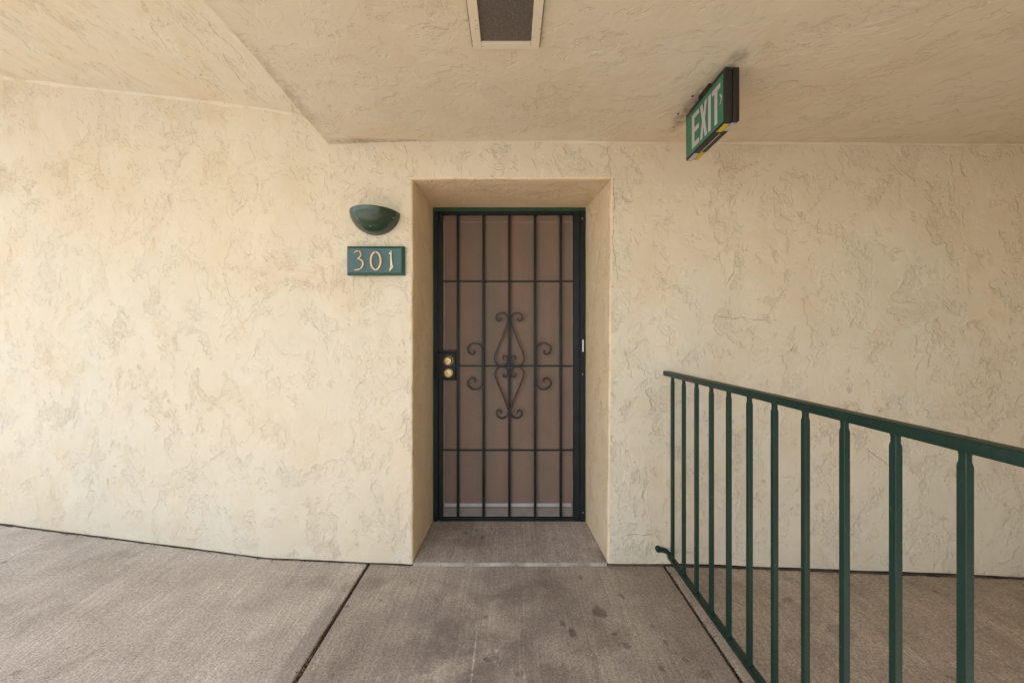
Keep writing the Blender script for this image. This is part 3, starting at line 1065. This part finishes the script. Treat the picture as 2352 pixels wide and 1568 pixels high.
def pmap(px, py):
    s = 0.1318 * (YW - 0.022) / 830
    return (765.6 + 0.1318 * px - 1173) * (YW - 0.022) / 830, EYE + (772 - (444 + 0.1318 * py)) * (YW - 0.022) / 830


def stroke(mb, pts, k=6, d=0.006):
    """pts: (px, py, half-width px)"""
    C = catmull([(p[0], p[1], p[2]) for p in pts], k)
    rings = []
    for i, p in enumerate(C):
        t = C[min(i + 1, len(C) - 1)] - C[max(i - 1, 0)]
        t.z = 0
        t.normalize()
        nx_, ny_ = -t.y * p.z * 0.88, t.x * p.z * 0.88
        a = pmap(p.x - nx_, p.y - ny_)
        b = pmap(p.x + nx_, p.y + ny_)
        m_ = pmap(p.x, p.y)
        rings.append([(a[0], yf + 0.0005, a[1]), (a[0] * .85 + m_[0] * .15, yf - d, a[1] * .85 + m_[1] * .15),
                      (b[0] * .85 + m_[0] * .15, yf - d, b[1] * .85 + m_[1] * .15), (b[0], yf + 0.0005, b[1])])
    mb.loft(rings)


def pscrew(par, px, py):
    x, z = pmap(px, py)
    s = MB()
    s.lathe((x, yf - 0.006, z), [(0.0026, -0.001), (0.0026, 0.0006), (0.0012, 0.0012)], seg=10)
    s.build('screw', MAT['screw'], par, smooth=True)


mb = MB()
stroke(mb, [(374, 1042, 9), (396, 1018, 12), (430, 1006, 13), (468, 1022, 13), (486, 1060, 12), (476, 1100, 12), (450, 1128, 12), (420, 1146, 10)])
stroke(mb, [(422, 1150, 9), (455, 1146, 11), (496, 1170, 14), (522, 1215, 16), (512, 1270, 16), (474, 1312, 14), (426, 1330, 12), (374, 1338, 8)])
dg = mb.build('digit', MAT['copper'], pq, smooth=True, angle=35)
dg['label'] = 'copper numeral 3'
pscrew(dg, 446, 1012)
pscrew(dg, 468, 1306)
mb = MB()
ring = []
for i in range(37):
    a = 2 * math.pi * i / 36
    x = 743 + 86 * math.sin(a)
    y = 1178 - 152 * math.cos(a)
    if i in (0, 36):
        y -= 8
    ring.append((x, y, 14 + 3 * abs(math.sin(a / 2)) + 3 * abs(math.sin(a))))
stroke(mb, ring, 2)
dg = mb.build('digit', MAT['copper'], pq, smooth=True, angle=35)
dg['label'] = 'copper numeral 0'
pscrew(dg, 737, 1026)
pscrew(dg, 743, 1322)
mb = MB()
one = [(1008, 1000), (1020, 1008), (1022, 1150), (1032, 1230), (1048, 1290), (988, 1356), (984, 1340), (998, 1290), (1002, 1052), (976, 1064), (972, 1050), (988, 1038)]
mb.extrude([pmap(*p) for p in one], lambda u, v, d: (u, yf + 0.0005 - d, v), 0.0065)
dg = mb.build('digit', MAT['pale_brass'], pq)
dg['label'] = 'pale brass numeral 1'
pscrew(dg, 1005, 1032)
pscrew(dg, 1014, 1278)

# ------------------------------------------------------------------ exit sign under the soffit
ex = thing('exit_sign', 'black and green EXIT sign hanging under the soffit', 'exit sign')
XL, Y0, Y1, Z0, Z1 = 0.8105, 1.366, 1.672, 2.030, 2.240
XG = XL + 0.0285
mb = MB()
mb.box(XL, XG - 0.0012, Y0, Y1, Z0, Z1, 0.004, 3)
mb.build('housing', MAT['exit_black'], ex, smooth=True, angle=50)
mb = MB()
mb.box(XG + 0.0012, XL + 0.057, Y0, Y1, Z0 + 0.004, Z1, 0.006, 3)
mb.build('housing', MAT['exit_black'], ex, smooth=True, angle=50)
mb = MB()
mb.box(XG - 0.0012, XG + 0.0012, Y0 + 0.005, Y1 - 0.005, Z0 + 0.006, Z1 - 0.004)
mb.build('seam_strip', MAT['exit_black'], ex)
mb = MB()
mb.box(XG - 0.0011, XG + 0.0011, Y0 + 0.085, Y1 - 0.075, Z0 + 0.0012, Z0 + 0.0055)
mb.build('clip_strip', MAT['exit_white'], ex)
mb = MB()
mb.box(XL - 0.0016, XL + 0.002, 1.377, 1.660, 2.038, 2.222, 0.0005)
mb.build('face_panel', MAT['exit_green'], ex)
mb = MB()
mb.box(XL - 0.001, XL + 0.056, 1.478, 1.560, 2.2395, 2.262, 0.002)
mb.build('canopy', MAT['exit_black'], ex)
ZL, ZU = 2.053, 2.200


def letter(polys, name='letter'):
    """polys: outlines in (u,v), u=0..1 runs left to right as read (far to near), v=0..1 up"""
    mb = MB()
    for P in polys:
        fs0 = set(mb.bm.faces)
        vs = [mb.bm.verts.new((XL - 0.0022, y, ZL + v * (ZU - ZL))) for y, v in P]
        f = mb.bm.faces.new(vs)
        r = bmesh.ops.inset_region(mb.bm, faces=[f], thickness=0.0026, use_even_offset=True)
        f.material_index = 1
        ex_ = bmesh.ops.extrude_face_region(mb.bm, geom=[e for fc in r['faces'] for e in fc.edges if len(e.link_faces) == 1])
        for v in [q for q in ex_['geom'] if isinstance(q, bmesh.types.BMVert)]:
            v.co.x += 0.0008
    return mb.build(name, [MAT['exit_white'], MAT['exit_grey']], ex)


def e_poly(y0, y1):
    w = y0 - y1
    s = 0.36
    return [(y0, 0), (y1, 0), (y1, .15), (y0 - s * w, .15), (y0 - s * w, .44), (y1 + .04 * w, .44), (y1 + .04 * w, .58), (y0 - s * w, .58), (y0 - s * w, .86), (y1, .86), (y1, 1), (y0, 1)]


o = letter([e_poly(1.612, 1.551)])
o['label'] = 'letter E'
xa, xb = 1.543, 1.487
w = xa - xb
o = letter([[(xa, 0), (xa - .34 * w, 0), (xa - .50 * w, .30), (xa - .66 * w, 0), (xb, 0), (xb + .30 * w, .50), (xb, 1), (xb + .34 * w, 1), (xa - .50 * w, .70), (xa - .34 * w, 1), (xa, 1), (xa - .30 * w, .50)]])
o['label'] = 'letter X'
o = letter([[(1.480, 0), (1.459, 0), (1.459, 1), (1.480, 1)]])
o['label'] = 'letter I'
o = letter([[(1.434, 0), (1.413, 0), (1.413, .86), (1.393, .86), (1.393, 1), (1.452, 1), (1.452, .86), (1.434, .86)]])
o['label'] = 'letter T'
o = letter([[(1.400, .42), (1.3935, .42), (1.3805, .56), (1.3935, .70), (1.400, .70), (1.388, .56)]], 'arrow')
o['label'] = 'right-pointing chevron'
for (xa, xb, ya, yb_, m_) in ((XL + .004, XG - .003, 1.378, 1.432, 'label_yellow'), (XG + .004, XL + .053, 1.378, 1.432, 'label_white'),
                              (XL + .004, XG - .003, 1.600, 1.664, 'label_white'), (XG + .004, XL + .053, 1.600, 1.664, 'label_yellow')):
    mb = MB()
    zb = Z0 if xb < XG else Z0 + 0.004
    mb.box(xa, xb, ya, yb_, zb - 0.0006, zb + 0.0005)
    mb.build('sticker', MAT[m_], ex)
# old screw holes in the soffit beside it
for (x, y) in ((0.784, 1.557), (0.779, 1.68)):
    mb = MB()
    mb.lathe((x, y, ZS - 0.008), [(0.0045, 0), (0.0055, 0.003), (0.0055, 0.012)], axis='Z', seg=10)
    mb.build('screw_hole_plug', MAT['screw'], bpy.data.objects['soffit'])

# ------------------------------------------------------------------ ceiling fixture
cf = thing('ceiling_fixture', 'rectangular ceiling light, cream rusty frame round dark panel', 'ceiling light')
fx0, fx1, fy0, fy1 = -0.1345, 0.1015, 0.72, 1.290
mb = MB()
for (a, b, c, d) in ((fx0, fx0 + 0.031, fy0, fy1), (fx1 - 0.030, fx1, fy0, fy1), (fx0 + 0.031, fx1 - 0.030, fy1 - 0.026, fy1), (fx0 + 0.031, fx1 - 0.030, fy0, fy0 + 0.026)):
    mb.box(a, b, c, d, ZS - 0.016, ZS + 0.03, 0.0012)
mb.build('frame', MAT['fixture_frame'], cf)
mb = MB()
mb.box(fx0 + 0.028, fx1 - 0.028, fy0 + 0.022, fy1 - 0.022, ZS - 0.0075, ZS + 0.01)
mb.build('panel', MAT['lens'], cf)
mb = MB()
mb.box(fx0 - 0.003, fx1 + 0.003, fy0 - 0.003, fy1 + 0.003, ZS - 0.006, ZS + 0.02)  # dark sheet painting the shadow gap round the frame
mb.build('shadow_gap', MAT['soil_and_shade'], cf)

# ------------------------------------------------------------------ railing
rl = thing('railing', 'green painted steel railing running from the wall toward the viewer', 'railing')
RX0, RX1 = 0.8125, 0.8475
YE = -0.9
mb = MB()
mb.box(RX0, RX1, YE, YW - 0.002, 1.012, 1.037, 0.003, 2)
mb.build('handrail', MAT['rail'], rl, smooth=True, angle=50)
mb = MB()
mb.box(RX0 + 0.004, RX1 - 0.004, YE, 1.885, 0.064, 0.084, 0.0025, 2)
mb.build('bottom_rail', MAT['rail'], rl, smooth=True, angle=50)
# lug that ties the bottom rail to the wall
mb = MB()
rings = []
for (x, y, z, hw) in ((0.830, 1.862, 0.078, 0.013), (0.829, 1.890, 0.083, 0.013), (0.822, 1.908, 0.089, 0.012), (0.806, 1.916, 0.090, 0.011), (0.786, 1.918, 0.090, 0.0125)):
    t = 0.0045
    if y < 1.905:
        rings.append([(x - hw, y, z - t), (x + hw, y, z - t), (x + hw, y, z + t), (x - hw, y, z + t)])
    else:
        rings.append([(x - 0.002, y - 0.006, z - hw), (x + 0.002, y + 0.004, z - hw), (x + 0.002, y + 0.004, z + hw), (x - 0.002, y - 0.006, z + hw)])
mb.loft(rings)
mb.lathe((0.784, 1.926, 0.092), [(0.0155, 0), (0.0155, 0.014), (0.0135, 0.016)], seg=22)
lug = mb.build('wall_lug', MAT['rail'], rl, smooth=True, angle=45)
mb = MB()
mb.lathe((0.784, 1.910, 0.092), [(0.0075, 0), (0.0075, 0.004), (0.0045, 0.0065)], seg=6)
mb.build('bolt', MAT['rail'], lug)
# balusters
S = 0.0076


def sq(h, z, ox=0.0, oy=0.0, c=0.25):
    k = h * c
    return [(ox + x, oy + y, z) for x, y in ((-h + k, -h), (h - k, -h), (h, -h + k), (h, h - k), (h - k, h), (-h + k, h), (-h, h - k), (-h, -h + k))]


mb = MB()
mb.loft([sq(S * 1.22, 0.0830), sq(S * 1.22, 0.0885), sq(S * 1.02, 0.0925), sq(S, 0.098, c=.12), sq(S, 0.983, c=.12), sq(S * 0.98, 0.987, c=.2), sq(S * 0.85, 0.9925), sq(S * 0.82, 1.003), sq(S * 0.95, 1.010), sq(S * 1.0, 1.0135)])
bl0 = mb.build('baluster', MAT['rail'], rl, smooth=True, angle=28)
bl0.location = (0.830, 1.852, 0)
for i in range(1, 20):
    dup(bl0, rl, dy=-0.1192 * i)

# ------------------------------------------------------------------ litter in the joints and along the wall foot
mb = MB()
bm = mb.bm


def fleck(x, y, z, s, mi):
    a = random.uniform(0, math.pi)
    l, w_ = s * random.uniform(.7, 1.6), s * random.uniform(.25, .6)
    u = Vector((math.cos(a), math.sin(a), random.uniform(-.3, .3)))
    v = Vector((-math.sin(a), math.cos(a), random.uniform(-.4, .4)))
    c = Vector((x, y, z))
    top = bm.verts.new(c + Vector((0, 0, s * .35)))
    q = [bm.verts.new(c + u * l), bm.verts.new(c + v * w_), bm.verts.new(c - u * l), bm.verts.new(c - v * w_)]
    for i in range(4):
        f = bm.faces.new((q[i], q[(i + 1) % 4], top))
        f.material_index = mi
    f = bm.faces.new(list(reversed(q)))
    f.material_index = mi


def pick():
    r = random.random()
    return 0 if r < .50 else (1 if r < .93 else 2)


def dirt_strip(xa, xb, wmax, seed):
    n_ = int((xb - xa) / 0.012)
    prev = None
    for i in range(n_ + 1):
        x = xa + (xb - xa) * i / n_
        w_ = wmax * (0.30 + 0.7 * abs(mnoise.noise(Vector((x * 6, seed, 0)))) + 0.5 * abs(mnoise.noise(Vector((x * 40, seed, 3)))))
        y = wall_y(x)
        z = floor_z(x)
        a = bm.verts.new((x, y + 0.03, z + 0.004))
        c = bm.verts.new((x, y - 0.003, z + 0.0038))
        b = bm.verts.new((x, y - 0.004 - w_, z + 0.0006))
        if prev:
            for q in ((prev[0], prev[1], c, a), (prev[1], prev[2], b, c)):
                f = bm.faces.new(q)
                f.material_index = 3
        prev = (a, c, b)


dirt_strip(-3.6, -0.525, 0.014, 1.0)
dirt_strip(0.53, 0.80, 0.012, 2.0)
dirt_strip(0.80, 3.3, 0.020, 3.0)
for i in range(1300):                                           # along the foot of the wall
    x = random.choice((random.uniform(-3.4, -0.53), random.uniform(0.53, 2.9)))
    off = abs(random.gauss(0, 0.012))
    fleck(x, wall_y(x) - 0.001 - off + 0.004, floor_z(x) + 0.001, random.uniform(.0014, .0046), pick())
for (jx, nj, zj) in ((-0.7645, 620, -0.0065), (0.8175, 620, -0.0055)):
    for i in range(nj):
        y = random.uniform(0.9, 1.93)
        fleck(jx + random.gauss(0, 0.0045), y, zj + random.uniform(0, .006), random.uniform(.0015, .004), pick())
for i in range(60):                                            # the clump low in the left joint
    fleck(-0.7645 + random.gauss(0, 0.005), 1.31 + random.gauss(0, .03), -0.004 + random.uniform(0, .005), random.uniform(.002, .006), random.choice((1, 2)))
for i in range(220):                                           # the corners of the recess
    t = random.random()
    y = 1.94 + t * 0.42
    if i % 2:
        fleck(-0.518 + t * .012 + abs(random.gauss(0, .007)), y, 0.017, random.uniform(.001, .003), pick())
    else:
        fleck(0.509 - t * .022 - abs(random.gauss(0, .007)), y, 0.017, random.uniform(.001, .003), pick())
for i in range(70):                                            # strays on the slabs
    x = random.uniform(-2.2, 2.2)
    fleck(x, random.uniform(1.15, 1.85), floor_z(x) + .0012, random.uniform(.0008, .0028), pick())
tag(mb.build('leaf_litter', [MAT['soil_and_shade'], MAT['litter'], MAT['litter_pale'], MAT['dirt']]), 'dry brown litter in the floor joints and along the wall foot', 'litter', kind='stuff')
